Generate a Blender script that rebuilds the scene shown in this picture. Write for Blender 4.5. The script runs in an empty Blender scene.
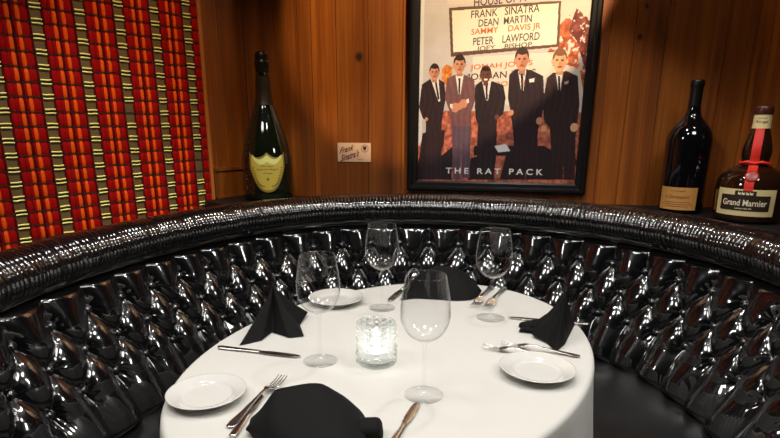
import bpy, bmesh, math, random
import numpy as np
from mathutils import Vector, Matrix, noise
PI = math.pi
random.seed(7)
rng = np.random.default_rng(7)
C = bpy.context.scene.collection
S = bpy.context.scene

# ------------------------------------------------------------------ camera
PITCH = math.radians(15.5); CAMZ = 1.28; FPX = 550.0; CX, CY = 380.0, 275.0
cd = bpy.data.cameras.new('camera'); cam = bpy.data.objects.new('camera', cd); C.objects.link(cam)
cd.sensor_width = 36; cd.sensor_fit = 'HORIZONTAL'; cd.lens = 36 * FPX / 780
cd.shift_x = (390 - CX) / 780; cd.shift_y = (CY - 219) / 780
cd.clip_start = 0.02
cam.location = (0, 0, CAMZ); cam.rotation_euler = (PI / 2 - PITCH, 0, 0)
S.camera = cam

def ray(px, py):
    a = (px - CX) / FPX; b = (py - CY) / FPX
    return Vector((a, math.cos(PITCH) - b * math.sin(PITCH), -math.sin(PITCH) - b * math.cos(PITCH)))
def tab(px, py, z=0.75):            # a point read off the photograph at a known height
    r = ray(px, py); t = (z - CAMZ) / r.z
    return Vector((t * r.x, t * r.y, z))
# back wall: corner point K, direction UB; left wall: direction UL
K = Vector((-0.60, 2.61)); ang = math.radians(12.68)
UB = Vector((math.cos(ang), -math.sin(ang))); NB = Vector((-math.sin(ang), -math.cos(ang)))
UL = Vector((-0.607, -0.795)).normalized(); NL = Vector((0.795, -0.607)).normalized()
def wallhit(px, py):
    r = ray(px, py)
    det = r.x * (-UB.y) + UB.x * r.y
    t = (K.x * (-UB.y) + UB.x * K.y) / det
    s = (Vector((r.x * t, r.y * t)) - K).dot(UB)
    return s, CAMZ + t * r.z
def PB(s, z, d=0.0):
    p = K + UB * s + NB * d; return Vector((p.x, p.y, z))
def PL(s, z, d=0.0):
    p = K + UL * s + NL * d; return Vector((p.x, p.y, z))

# ------------------------------------------------------------------ world, light, exposure
w = bpy.data.worlds.new('world'); S.world = w; w.use_nodes = True
w.node_tree.nodes['Background'].inputs[0].default_value = (0.02, 0.018, 0.016, 1)
w.node_tree.nodes['Background'].inputs[1].default_value = 0.3
S.view_settings.view_transform = 'Standard'; S.view_settings.look = 'None'
S.view_settings.exposure = 0.0; S.view_settings.gamma = 1.0; S.view_settings.use_curve_mapping = False
S.cycles.use_denoising = True
S.cycles.max_bounces = 12; S.cycles.transparent_max_bounces = 24
S.cycles.sample_clamp_indirect = 6

WARM = (1.0, 0.74, 0.45); NEUT = (1.0, 0.97, 0.92); WHITE = (0.95, 0.98, 1.0)
def aim(o, tgt):
    o.rotation_euler = (Vector(tgt) - o.location).to_track_quat('-Z', 'Y').to_euler()
def spot(name, loc, tgt, e, cone, blend, col, r=0.03):
    l = bpy.data.lights.new(name, 'SPOT'); l.energy = e; l.spot_size = math.radians(cone); l.spot_blend = blend
    l.color = col; l.shadow_soft_size = r
    o = bpy.data.objects.new(name, l); C.objects.link(o); o.location = loc; aim(o, tgt); return o
def disc(name, loc, tgt, e, size, col, spread=180, sy=None):
    l = bpy.data.lights.new(name, 'AREA'); l.shape = 'DISK' if sy is None else 'RECTANGLE'; l.size = size
    if sy: l.size_y = sy
    l.energy = e; l.color = col; l.spread = math.radians(spread)
    o = bpy.data.objects.new(name, l); C.objects.link(o); o.location = loc; aim(o, tgt); return o
spot('picture_spot', PB(1.50, 2.54, 1.05), PB(1.03, 1.995, 0), 210, 50, 0.10, WARM, 0.02)
spot('right_wall_spot', PB(1.95, 2.5, 0.65), PB(1.9, 1.5, 0), 9, 84, 0.8, WARM)
spot('screen_spot', PL(0.75, 2.5, 0.95), PL(0.40, 1.12, 0), 48, 58, 1.0, WARM)
for nm, x_, y_, e_, r_ in (('table_downlight', 0.42, 1.62, 28, 0.05), ('ceiling_lamp_left', -0.72, 0.75, 34, 0.24), ('ceiling_lamp_right', 0.95, 0.75, 36, 0.26), ('ceiling_lamp_near', 0.05, 0.15, 34, 0.24), ('ceiling_lamp_back', -0.40, 1.45, 14, 0.09), ('ceiling_lamp_middle', 0.15, 1.0, 10, 0.07)):
    e_ *= 1.30
    spot(nm, (x_, y_, 2.45), (x_ * 0.85 + 0.01, y_ + (0.18 if y_ < 1.2 else -0.12), 0.75), e_, 98, 0.12, NEUT, r_)


spot('gleam_fill_left', (-1.25, 0.85, 1.95), (0.95, 1.45, 0.55), 25, 58, 0.25, NEUT, 0.14)  # this pair is added out of view to lay broad gleams on the tufts
spot('gleam_fill_right', (1.45, 0.75, 1.95), (-0.75, 1.45, 0.55), 25, 58, 0.25, NEUT, 0.14)  # added counterpart for the left tufts, not a lamp of the room

# ------------------------------------------------------------------ materials
def mat(name, col, rough=0.5, metal=0.0, **kw):
    m = bpy.data.materials.new(name); m.use_nodes = True
    b = m.node_tree.nodes['Principled BSDF']
    b.inputs['Base Color'].default_value = (*col, 1); b.inputs['Roughness'].default_value = rough
    b.inputs['Metallic'].default_value = metal
    for k, v in kw.items(): b.inputs[k.replace('_', ' ')].default_value = v
    return m
def srgb(r, g, b):
    f = lambda c: (c / 255 / 12.92) if c / 255 <= 0.04045 else ((c / 255 + 0.055) / 1.055) ** 2.4
    return (f(r), f(g), f(b))
def nd(m, t, **kw):
    n = m.node_tree.nodes.new(t)
    for k, v in kw.items(): setattr(n, k, v)
    return n
def add_bump(m, scale, strength, dist=0.001, detail=3, stretch=None, kind='ShaderNodeTexNoise'):
    nt = m.node_tree; b = nt.nodes['Principled BSDF']
    tc = nd(m, 'ShaderNodeTexCoord'); mp = nd(m, 'ShaderNodeMapping'); n = nd(m, kind)
    if stretch: mp.inputs['Scale'].default_value = stretch
    n.inputs['Scale'].default_value = scale
    if kind == 'ShaderNodeTexNoise': n.inputs['Detail'].default_value = detail
    bp = nd(m, 'ShaderNodeBump'); bp.inputs['Strength'].default_value = strength; bp.inputs['Distance'].default_value = dist
    nt.links.new(tc.outputs['Object'], mp.inputs[0]); nt.links.new(mp.outputs[0], n.inputs['Vector'])
    nt.links.new(n.outputs[0], bp.inputs['Height']); nt.links.new(bp.outputs[0], b.inputs['Normal'])
    return m
def wood(name, c0, c1, c2, rough=0.42, tint=True, knots=()):
    m = mat(name, c1, rough); nt = m.node_tree; b = nt.nodes['Principled BSDF']
    tc = nd(m, 'ShaderNodeTexCoord'); at = nd(m, 'ShaderNodeAttribute', attribute_name='plank')
    off = nd(m, 'ShaderNodeVectorMath', operation='MULTIPLY_ADD')
    off.inputs[1].default_value = (7.3, 5.1, 9.7)
    nt.links.new(at.outputs['Color'], off.inputs[0]); nt.links.new(tc.outputs['Object'], off.inputs[2])
    mp = nd(m, 'ShaderNodeMapping'); mp.inputs['Scale'].default_value = (9, 9, 0.55)
    nt.links.new(off.outputs[0], mp.inputs[0])
    n1 = nd(m, 'ShaderNodeTexNoise'); n1.inputs['Scale'].default_value = 1.6; n1.inputs['Detail'].default_value = 5; n1.inputs['Distortion'].default_value = 0.6
    nt.links.new(mp.outputs[0], n1.inputs['Vector'])
    mp2 = nd(m, 'ShaderNodeMapping'); mp2.inputs['Scale'].default_value = (120, 120, 2.0)
    nt.links.new(off.outputs[0], mp2.inputs[0])
    n2 = nd(m, 'ShaderNodeTexNoise'); n2.inputs['Scale'].default_value = 1.0; n2.inputs['Detail'].default_value = 2
    nt.links.new(mp2.outputs[0], n2.inputs['Vector'])
    mx = nd(m, 'ShaderNodeMath', operation='MULTIPLY_ADD'); mx.inputs[1].default_value = 0.35
    nt.links.new(n2.outputs[0], mx.inputs[0])
    h = nd(m, 'ShaderNodeMath', operation='MULTIPLY_ADD'); h.inputs[1].default_value = 0.75; h.inputs[2].default_value = -0.02
    nt.links.new(n1.outputs[0], h.inputs[0]); nt.links.new(h.outputs[0], mx.inputs[2])
    cr = nd(m, 'ShaderNodeValToRGB'); e = cr.color_ramp.elements
    e[0].position = 0.3; e[0].color = (*c0, 1); e[1].position = 0.75; e[1].color = (*c2, 1)
    k = e.new(0.52); k.color = (*c1, 1)
    nt.links.new(mx.outputs[0], cr.inputs[0])
    out = cr.outputs[0]
    if tint:
        mm = nd(m, 'ShaderNodeMix', data_type='RGBA', blend_type='MULTIPLY'); mm.inputs[0].default_value = 1
        sp = nd(m, 'ShaderNodeSeparateColor'); nt.links.new(at.outputs['Color'], sp.inputs[0])
        mr = nd(m, 'ShaderNodeMapRange'); mr.inputs[3].default_value = 0.68; mr.inputs[4].default_value = 1.15
        nt.links.new(sp.outputs[0], mr.inputs[0])
        nt.links.new(out, mm.inputs[6]); nt.links.new(mr.outputs[0], mm.inputs[7]); out = mm.outputs[2]
    for (kp, kr) in knots:
        vm = nd(m, 'ShaderNodeVectorMath', operation='SUBTRACT'); vm.inputs[1].default_value = kp
        nt.links.new(tc.outputs['Object'], vm.inputs[0])
        sc = nd(m, 'ShaderNodeVectorMath', operation='MULTIPLY'); sc.inputs[1].default_value = (1, 1, 0.8)
        nt.links.new(vm.outputs[0], sc.inputs[0])
        ln = nd(m, 'ShaderNodeVectorMath', operation='LENGTH'); nt.links.new(sc.outputs[0], ln.inputs[0])
        mr = nd(m, 'ShaderNodeMapRange', interpolation_type='SMOOTHSTEP'); mr.inputs[1].default_value = kr * 0.35; mr.inputs[2].default_value = kr * 1.5
        mr.inputs[3].default_value = 1; mr.inputs[4].default_value = 0
        nt.links.new(ln.outputs['Value'], mr.inputs[0])
        mm = nd(m, 'ShaderNodeMix', data_type='RGBA'); mm.inputs[7].default_value = (0.02, 0.008, 0.003, 1)
        nt.links.new(mr.outputs[0], mm.inputs[0]); nt.links.new(out, mm.inputs[6]); out = mm.outputs[2]
    nt.links.new(out, b.inputs['Base Color'])
    bp = nd(m, 'ShaderNodeBump'); bp.inputs['Strength'].default_value = 0.25; bp.inputs['Distance'].default_value = 0.0006
    nt.links.new(n2.outputs[0], bp.inputs['Height']); nt.links.new(bp.outputs[0], b.inputs['Normal'])
    return m
def thin_glass(name, tint=(0.99, 0.99, 0.99), edge=(0.60, 0.62, 0.62), ior=1.5, white=0.0):
    m = bpy.data.materials.new(name); m.use_nodes = True; nt = m.node_tree; nt.nodes.clear()
    o = nd(m, 'ShaderNodeOutputMaterial'); tr = nd(m, 'ShaderNodeBsdfTransparent'); gl = nd(m, 'ShaderNodeBsdfGlossy')
    gl.inputs['Roughness'].default_value = 0.02
    lw = nd(m, 'ShaderNodeLayerWeight'); lw.inputs['Blend'].default_value = 0.5
    pw = nd(m, 'ShaderNodeMath', operation='POWER'); pw.inputs[1].default_value = 8.0
    nt.links.new(lw.outputs['Facing'], pw.inputs[0])
    mx = nd(m, 'ShaderNodeMix', data_type='RGBA'); mx.inputs[6].default_value = (*tint, 1); mx.inputs[7].default_value = (*edge, 1)
    nt.links.new(pw.outputs[0], mx.inputs[0]); nt.links.new(mx.outputs[2], tr.inputs[0])
    p5 = nd(m, 'ShaderNodeMath', operation='POWER'); p5.inputs[1].default_value = 4.5; nt.links.new(lw.outputs['Facing'], p5.inputs[0])
    fr = nd(m, 'ShaderNodeMath', operation='MULTIPLY_ADD'); fr.inputs[1].default_value = 0.9; fr.inputs[2].default_value = 0.026; nt.links.new(p5.outputs[0], fr.inputs[0])
    ms = nd(m, 'ShaderNodeMixShader'); nt.links.new(fr.outputs[0], ms.inputs[0])
    nt.links.new(tr.outputs[0], ms.inputs[1]); nt.links.new(gl.outputs[0], ms.inputs[2])
    df = nd(m, 'ShaderNodeBsdfDiffuse'); df.inputs[0].default_value = (0.9, 0.92, 0.92, 1)  # pale diffuse at grazing edges paints in the bright look of refracted light
    p8 = nd(m, 'ShaderNodeMath', operation='POWER'); p8.inputs[1].default_value = 9.0; nt.links.new(lw.outputs['Facing'], p8.inputs[0])
    s8 = nd(m, 'ShaderNodeMath', operation='MULTIPLY'); s8.inputs[1].default_value = 0.42; nt.links.new(p8.outputs[0], s8.inputs[0])
    m3 = nd(m, 'ShaderNodeMixShader'); nt.links.new(s8.outputs[0], m3.inputs[0]); nt.links.new(ms.outputs[0], m3.inputs[1]); nt.links.new(df.outputs[0], m3.inputs[2])
    last = m3
    if white > 0:
        tl = nd(m, 'ShaderNodeBsdfTranslucent'); tl.inputs[0].default_value = (0.95, 0.98, 0.97, 1)
        m2 = nd(m, 'ShaderNodeMixShader'); m2.inputs[0].default_value = white
        nt.links.new(m3.outputs[0], m2.inputs[1]); nt.links.new(tl.outputs[0], m2.inputs[2]); last = m2
    nt.links.new(last.outputs[0], o.inputs[0]); return m

knotpts = [(PB(0.524, 1.548), 0.016), (PB(1.626, 1.593), 0.010), (PB(1.638, 1.70), 0.008)]
M = {}
M['panel'] = wood('panel_wood', srgb(74, 32, 5), srgb(130, 67, 14), srgb(164, 94, 28), knots=knotpts)
M['darkwood'] = wood('dark_wood', srgb(40, 18, 8), srgb(70, 32, 14), srgb(92, 46, 20), tint=False)
M['ledge'] = mat('ledge_black', (0.006, 0.005, 0.005), 0.6, Specular_IOR_Level=0.25)
M['vinyl'] = add_bump(mat('black_vinyl', (0.003, 0.003, 0.0035), 0.22, Specular_IOR_Level=0.25, Coat_Weight=1.0, Coat_Roughness=0.03, Coat_IOR=1.85), 260, 0.03, 0.0003)
M['seat_vinyl'] = mat('seat_vinyl', (0.006, 0.006, 0.006), 0.38, Specular_IOR_Level=0.4)
M['cloth'] = add_bump(mat('white_tablecloth', srgb(197, 195, 189), 0.85, Sheen_Weight=0.2), 900, 0.15, 0.0003)
M['napkin'] = add_bump(mat('black_napkin', (0.003, 0.0028, 0.003), 0.8, Specular_IOR_Level=0.2), 700, 0.4, 0.0005)
M['china'] = mat('white_china', srgb(206, 204, 199), 0.12, Coat_Weight=0.5)
M['steel'] = mat('polished_steel', (0.62, 0.62, 0.61), 0.22, 1.0)
M['glass'] = thin_glass('wine_glass')
def crystal_mat():
    m = bpy.data.materials.new('crystal_glass'); m.use_nodes = True; nt = m.node_tree; nt.nodes.clear()
    o = nd(m, 'ShaderNodeOutputMaterial'); g_ = nd(m, 'ShaderNodeBsdfGlass'); g_.inputs['IOR'].default_value = 1.5; g_.inputs['Roughness'].default_value = 0.0; g_.inputs[0].default_value = (0.97, 1, 0.99, 1)
    t_ = nd(m, 'ShaderNodeBsdfTransparent'); l_ = nd(m, 'ShaderNodeBsdfTranslucent'); l_.inputs[0].default_value = (0.95, 0.98, 0.97, 1)
    a_ = nd(m, 'ShaderNodeMixShader'); a_.inputs[0].default_value = 0.40; b_ = nd(m, 'ShaderNodeMixShader'); b_.inputs[0].default_value = 0.10
    nt.links.new(g_.outputs[0], a_.inputs[1]); nt.links.new(t_.outputs[0], a_.inputs[2]); nt.links.new(a_.outputs[0], b_.inputs[1]); nt.links.new(l_.outputs[0], b_.inputs[2]); nt.links.new(b_.outputs[0], o.inputs[0]); return m
M['pane'] = thin_glass('picture_pane', (0.99, 0.99, 0.99), (0.9, 0.9, 0.9))
M['crystal'] = crystal_mat()
M['frame'] = mat('black_frame', (0.006, 0.005, 0.005), 0.34, Specular_IOR_Level=0.35)
M['ceiling'] = mat('ceiling_paint', (0.06, 0.058, 0.055), 0.8); M['plaster'] = mat('wall_plaster', (0.10, 0.095, 0.09), 0.8)
M['floor'] = add_bump(mat('floor_carpet', (0.02, 0.012, 0.01), 0.95), 400, 0.5)
M['red'] = mat('crimson_yarn', srgb(150, 8, 8), 0.8, Specular_IOR_Level=0.08); M['orange'] = mat('orange_yarn', srgb(228, 84, 14), 0.7, Specular_IOR_Level=0.1)
M['dred'] = mat('dark_red_yarn', srgb(84, 6, 8), 0.8, Specular_IOR_Level=0.08); M['reed'] = mat('olive_reed', srgb(96, 74, 36), 0.7)
M['gold'] = mat('gold_thread', (1.0, 0.94, 0.30), 0.5, 0.2); M['warp'] = mat('brown_warp_thread', srgb(52, 26, 20), 0.8)
M['black'] = mat('black_gloss', (0.004, 0.004, 0.004), 0.12)
M['wax'] = mat('white_wax', (0.9, 0.88, 0.82), 0.5)

# ------------------------------------------------------------------ mesh helpers
def link(name, verts, faces, material=None, parent=None, smooth=True, mi=None, loc=None):
    me = bpy.data.meshes.new(name)
    if isinstance(verts, np.ndarray): verts = verts.tolist()
    if isinstance(faces, np.ndarray): faces = faces.tolist()
    me.from_pydata([tuple(v) for v in verts], [], faces); me.update()
    if material is not None:
        for mm in (material if isinstance(material, (list, tuple)) else [material]): me.materials.append(mm)
    if mi is not None: me.polygons.foreach_set('material_index', np.array(mi, dtype=np.int32))
    if smooth: me.polygons.foreach_set('use_smooth', np.ones(len(me.polygons), dtype=bool))
    o = bpy.data.objects.new(name, me); C.objects.link(o)
    if loc is not None: o.location = loc
    if parent: o.parent = parent
    return o
def empty(name, label, cat, loc=(0, 0, 0), rz=0, group=None):
    o = bpy.data.objects.new(name, None); C.objects.link(o); o.location = loc; o.rotation_euler = (0, 0, rz)
    o.empty_display_size = 0.02
    return tag(o, label, cat, group)
def tag(o, label, cat, group=None):
    o['label'] = label; o['category'] = cat
    if group: o['group'] = group
    return o
def struct(o): o['kind'] = 'structure'; return o
def gridfaces(nu, nv, closeu=False, closev=False):
    iu = np.arange(nu if closeu else nu - 1); iv = np.arange(nv if closev else nv - 1)
    a, b = np.meshgrid(iu, iv, indexing='ij'); a2 = (a + 1) % nu; b2 = (b + 1) % nv
    return np.stack([a * nv + b, a2 * nv + b, a2 * nv + b2, a * nv + b2], -1).reshape(-1, 4)
def lathe(profile, n=64):
    pr = np.array(profile, float); t = np.linspace(0, 2 * PI, n, endpoint=False)
    v = np.zeros((n, len(pr), 3)); v[:, :, 0] = np.cos(t)[:, None] * pr[None, :, 0]; v[:, :, 1] = np.sin(t)[:, None] * pr[None, :, 0]; v[:, :, 2] = pr[None, :, 1]
    return v.reshape(-1, 3), gridfaces(n, len(pr), closeu=True)
def smoothprof(pts, n=80):
    p = np.array(pts, float); d = np.r_[0, np.cumsum(np.linalg.norm(np.diff(p, axis=0), axis=1))]
    out = []
    m = np.zeros_like(p)
    m[1:-1] = (p[2:] - p[:-2]) / (d[2:] - d[:-2])[:, None]; m[0] = (p[1] - p[0]) / (d[1] - d[0]); m[-1] = (p[-1] - p[-2]) / (d[-1] - d[-2])
    for s in np.linspace(0, d[-1], n):
        i = min(np.searchsorted(d, s, side='right') - 1, len(p) - 2); h = d[i + 1] - d[i]; t = (s - d[i]) / h
        out.append((2*t**3-3*t**2+1)*p[i] + (t**3-2*t**2+t)*h*m[i] + (-2*t**3+3*t**2)*p[i+1] + (t**3-t**2)*h*m[i+1])
    return [(max(a, 0.0), b) for a, b in out]
def box(x0, x1, y0, y1, z0, z1):
    v = [(x, y, z) for x in (x0, x1) for y in (y0, y1) for z in (z0, z1)]
    f = [(0, 1, 3, 2), (4, 6, 7, 5), (0, 4, 5, 1), (2, 3, 7, 6), (0, 2, 6, 4), (1, 5, 7, 3)]
    return v, f
def tube(pts, r, n=10, closed=False):
    P = [Vector(p) for p in pts]; vs = []; N = len(P); rs = r if isinstance(r, (list, tuple)) else [r] * N
    up = Vector((0, 0, 1))
    for i, p in enumerate(P):
        a = P[(i - 1) % N] if (closed or i > 0) else P[0]; b = P[(i + 1) % N] if (closed or i < N - 1) else P[-1]
        t = (b - a).normalized(); x = t.cross(up if abs(t.z) < 0.95 else Vector((1, 0, 0))).normalized(); y = x.cross(t)
        for k in range(n):
            q = 2 * PI * k / n; vs.append(p + (x * math.cos(q) + y * math.sin(q)) * rs[i])
    return vs, gridfaces(N, n, closeu=closed, closev=True)
def merge(*parts):
    V = []; Fc = []
    for v, f in parts:
        o = len(V); V += [tuple(x) for x in v]; Fc += [tuple(int(i) + o for i in q) for q in f]
    return V, Fc
def textmesh(s, size, shear=0.0, spacing=1.0, ax='CENTER', bold=0.0):
    cu = bpy.data.curves.new('lettering', 'FONT'); cu.body = s; cu.size = size; cu.shear = shear; cu.align_x = ax; cu.align_y = 'CENTER'
    cu.space_character = spacing; cu.offset = bold; cu.resolution_u = 3
    o = bpy.data.objects.new('lettering', cu); C.objects.link(o)
    dg = bpy.context.evaluated_depsgraph_get(); me = bpy.data.meshes.new_from_object(o.evaluated_get(dg))
    v = [tuple(p.co) for p in me.vertices]; f = [tuple(p.vertices) for p in me.polygons]
    bpy.data.objects.remove(o); bpy.data.curves.remove(cu); bpy.data.meshes.remove(me)
    return v, f

# ------------------------------------------------------------------ room
def planked_wall(name, P, s0, s1, z0, z1, grooves, material):
    xs = []; cols = []
    g = sorted([x for x in grooves if s0 < x < s1]); edges = [s0] + g + [s1]
    V = []; Fc = []; col = []
    r = random.Random(11)
    for a, b in zip(edges[:-1], edges[1:]):
        c = (r.random(), r.random(), r.random()); e = 0.0022; d = -0.004
        prof = [(a, d), (a + e * 0.4, d), (a + e, 0), (b - e, 0), (b - e * 0.4, d), (b, d)]
        base = len(V)
        for s, dd in prof:
            V.append(P(s, z0, dd)); V.append(P(s, z1, dd))
        for i in range(5):
            Fc.append((base + 2*i, base + 2*i + 2, base + 2*i + 3, base + 2*i + 1)); col += [c] * 4
    # back of the wall
    b0 = len(V); V += [P(s0, z0, -0.06), P(s0, z1, -0.06), P(s1, z0, -0.06), P(s1, z1, -0.06)]
    Fc.append((b0, b0 + 1, b0 + 3, b0 + 2)); col += [(0.5, 0.5, 0.5)] * 4
    o = link(name, V, Fc, material, smooth=False)
    at = o.data.color_attributes.new('plank', 'FLOAT_COLOR', 'CORNER')
    at.data.foreach_set('color', np.array([(*c, 1) for c in col], dtype=np.float32).ravel())
    return struct(o)
gb = [0.075, 0.249, 0.312, 0.423, 0.563, 0.711, 0.86, 0.98, 1.13, 1.27, 1.42, 1.52, 1.607, 1.719, 1.925, 2.022, 2.17, 2.26, 2.42, 2.55, 2.71, 2.82, 2.95]
planked_wall('wall_back', PB, 0.0, 3.10, 0, 2.6, gb, M['panel'])
gl = [0.135, 0.30, 0.42, 0.58, 0.67, 0.83, 0.95, 1.12, 1.22, 1.38, 1.55, 1.64, 1.81, 1.97, 2.1, 2.25, 2.4, 2.52, 2.7, 2.9]
planked_wall('wall_left', PL, 0.0, 3.0, 0, 2.6, gl, M['panel'])
XR, YF = PB(3.1, 0).x, -2.6
e1 = PL(3.0, 0)
def wallbox(name, x0, x1, y0, y1, m=M['darkwood']):
    v, f = box(x0, x1, y0, y1, 0, 2.6); o = link(name, v, f, m, smooth=False)
    at = o.data.color_attributes.new('plank', 'FLOAT_COLOR', 'CORNER'); return struct(o)
wallbox('wall_right', XR, XR + 0.08, YF, PB(3.1, 0).y)
wallbox('wall_front', e1.x - 0.08, XR + 0.08, YF - 0.08, YF, M['plaster'])
wallbox('wall_side', e1.x - 0.08, e1.x, YF, e1.y)
v, f = box(e1.x - 0.1, XR + 0.1, YF - 0.1, 2.75, -0.05, 0); struct(link('floor', v, f, M['floor'], smooth=False))
v, f = box(e1.x - 0.1, XR + 0.1, YF - 0.1, 2.75, 2.6, 2.65); struct(link('ceiling', v, f, M['ceiling'], smooth=False))
# low rail board on the left wall beside the screen, and the corner bead
def wallboard(P, s0, s1, z0, z1, d0, d1):
    v = [P(s, z, d) for s in (s0, s1) for d in (d0, d1) for z in (z0, z1)]
    return v, [(0, 1, 3, 2), (4, 6, 7, 5), (0, 4, 5, 1), (2, 3, 7, 6), (0, 2, 6, 4), (1, 5, 7, 3)]
struct(link('trim_1', *merge(wallboard(PL, 0.005, 0.221, 0.957, 1.075, 0.0, 0.020), wallboard(PL, 0.005, 0.221, 1.075, 1.088, 0.0, 0.026), wallboard(PL, 0.005, 0.221, 0.957, 0.966, 0.0, 0.032)), M['panel'], smooth=False))

# ------------------------------------------------------------------ booth
BC = Vector((0.10, 1.34)); A0, A1 = -138, 138
TM = math.radians(100)                      # beyond this the bench runs on straight
_t = np.radians(np.linspace(-100, 100, 401)); _R0 = 0.905
_d = np.interp(np.degrees(_t), [-100, -91, -80, -61, -38, -19, 0, 18, 38, 59, 74, 88, 100], [.040, .0, -.040, -.058, -.030, -.004, -.006, -.016, -.008, .006, .012, .012, .010])
for _ in range(400): _d[1:-1] = (_d[:-2] + 2 * _d[1:-1] + _d[2:]) / 4
_x = (_R0 + _d) * np.sin(_t); _y = (_R0 + _d) * np.cos(_t)
_ext = np.radians(np.linspace(0.5, 45, 90)) * 0.9
def _end(i, j):
    d = np.array([_x[i] - _x[j], _y[i] - _y[j]]); return d / np.hypot(*d)
_dl = _end(0, 4); _dr = _end(-1, -5)
_T = np.concatenate([(_t[0] - _ext / .9)[::-1], _t, _t[-1] + _ext / .9])
_X = np.concatenate([(_x[0] + _dl[0] * _ext)[::-1], _x, _x[-1] + _dr[0] * _ext]); _Y = np.concatenate([(_y[0] + _dl[1] * _ext)[::-1], _y, _y[-1] + _dr[1] * _ext])
_tx = np.gradient(_X); _ty = np.gradient(_Y); _l = np.hypot(_tx, _ty); _NX = -_ty / _l; _NY = _tx / _l    # outward normal
for _ in range(60):
    for _a in (_NX, _NY): _a[1:-1] = (_a[:-2] + 2 * _a[1:-1] + _a[2:]) / 4
def plan(th, R):
    th = np.asarray(th, float); o = np.asarray(R, float) - _R0
    return np.interp(th, _T, _X) + o * np.interp(th, _T, _NX), np.interp(th, _T, _Y) + o * np.interp(th, _T, _NY)
def cyl(th, R, z):
    x, y = plan(th, R); return (BC.x + float(x), BC.y + float(y), z)
def inward(th): return Vector((-float(np.interp(th, _T, _NX)), -float(np.interp(th, _T, _NY)), 0)).normalized()
# ledge behind the booth (out to the two walls)
LZ = 0.955
def walldist(th):
    d = Vector((math.sin(th), math.cos(th))); best = 1.55
    for U, N in ((UB, NB), (UL, NL)):
        den = d.dot(N)
        if den < -1e-4:
            t = (K - BC).dot(N) / den
            if t > 0: best = min(best, t)
    return max(best - 0.004, 1.0)
ths = np.radians(np.linspace(A0, A1, 277))
V = []; 
for th in ths:
    R1 = walldist(th) if abs(th) <= TM else min(walldist(math.copysign(TM, th)), 1.5)
    lz = LZ if math.degrees(th) > -38.6 else 0.855
    V += [cyl(th, 0.95, lz), cyl(th, R1, lz), cyl(th, R1, lz - 0.03), cyl(th, 0.95, lz - 0.03)]
struct(link('trim_2', V, gridfaces(len(ths), 4, closev=True), M['ledge'], smooth=False))

booth = empty('curved_booth', 'curved black vinyl banquette with deep button tufting around the white table', 'booth', (BC.x, BC.y, 0))
def L(vs): return np.array(vs, float) - np.array([BC.x, BC.y, 0])
DTH = 7.82; TH0 = 45.7
ROWZ = [0.800, 0.716, 0.634]
ZT, ZB = 0.876, 0.492
nth, nz = 1750, 150
TH = np.radians(np.linspace(A0, A1, nth)); ZZ = np.linspace(ZT, ZB, nz)
tt, zz = np.meshgrid(TH, ZZ, indexing='ij')
def Rback(z):
    q = (ZT - z) / (ZT - ZB); return 0.917 - 0.150 * (0.85 * q + 0.15 * q * q)
def wrow(z): return np.interp(-z, [-1.0, -ROWZ[0], -ROWZ[1], -ROWZ[2], -0.4], [-2.38, 0, 1, 2, 2 + (ROWZ[2] - 0.4) / 0.083])
nseed = rng.random((400, 2))
def puff(tt, zz):
    u = (np.degrees(tt) - TH0) / DTH
    # small irregularities: every seam wanders a little
    u = u + 0.018 * np.sin(zz * 41 + u * 2.1) + 0.012 * np.sin(u * 5.3 + zz * 17)
    w_ = wrow(zz)
    s1 = np.abs(np.sin(PI * (u + w_ / 2))); s2 = np.abs(np.sin(PI * (u - w_ / 2))); sv = np.abs(np.sin(PI * u))
    dia = s1 * s2; ver = sv * sv
    base = np.where((w_ > 0) & (w_ < 2), dia, ver)
    h = base ** 0.50
    # buttons
    ub = np.round(u); dmin = np.full(u.shape, 9.0); phi = np.zeros(u.shape)
    arc = math.radians(DTH) * 0.88
    for k, rz in enumerate(ROWZ):
        uu = (np.round(u) if k % 2 == 0 else np.floor(u) + 0.5)
        dx = (u - uu) * arc; dz = zz - rz; d = np.hypot(dx, dz)
        phi = np.where(d < dmin, np.arctan2(dz, dx), phi); dmin = np.minimum(dmin, d)
    lift = 0.40 * (1 - np.exp(-(dmin / 0.030) ** 2))
    lift = np.maximum(lift, 0.42 * np.clip((zz - 0.825) / 0.035, 0, 1) ** 1.5)
    hh = h * (1 - lift) + lift
    H = 0.034 * hh - 0.001 * np.exp(-(dmin / 0.012) ** 2)
    H += 0.0009 * np.sin(7 * phi + 3 * np.sin(u * 9)) * np.exp(-((dmin - 0.018) / 0.014) ** 2)
    # folds that run off the seams
    H += 0.0003 * np.sin(60 * u + 180 * zz + 4 * np.sin(11 * u)) * (1 - h) ** 1.2
    H += 0.0006 * np.sin(u * 6.1 + 31 * zz + 2 * np.sin(u * 3.3)) * h
    top = np.clip((ZT - zz) / 0.020, 0, 1); top = np.sqrt(1 - (1 - top) ** 2)
    bot = np.clip((zz - ZB) / 0.03, 0, 1); bot = np.sqrt(1 - (1 - bot) ** 2)
    return H * top * bot
h0 = np.clip(puff(tt, zz) / 0.037, 0, 1)
zs_ = np.minimum(zz + 0.014 * h0 ** 1.5, ZT)
edge_t = np.clip((ZT - zz) / 0.03, 0, 1)
H = puff(tt, zz + (zs_ - zz) * edge_t)
H *= np.interp(-zz, [-0.9, -0.66, -0.60, -0.535, -0.49], [1, 1, 1.0, 1.35, 1.3]); lean = 0.37; nrm = math.hypot(1, lean)
RR = Rback(zz) - H / nrm; Z2 = zz + H * lean / nrm * (0.5 + 0.5 * np.clip((ZT - zz) / 0.06, 0, 1)) * np.clip((ZT - zz) / 0.02, 0, 1)
V = np.stack([*plan(tt, RR), Z2], -1).reshape(-1, 3)
back = link('backrest', V, gridfaces(nth, nz), M['vinyl'], booth)
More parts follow.
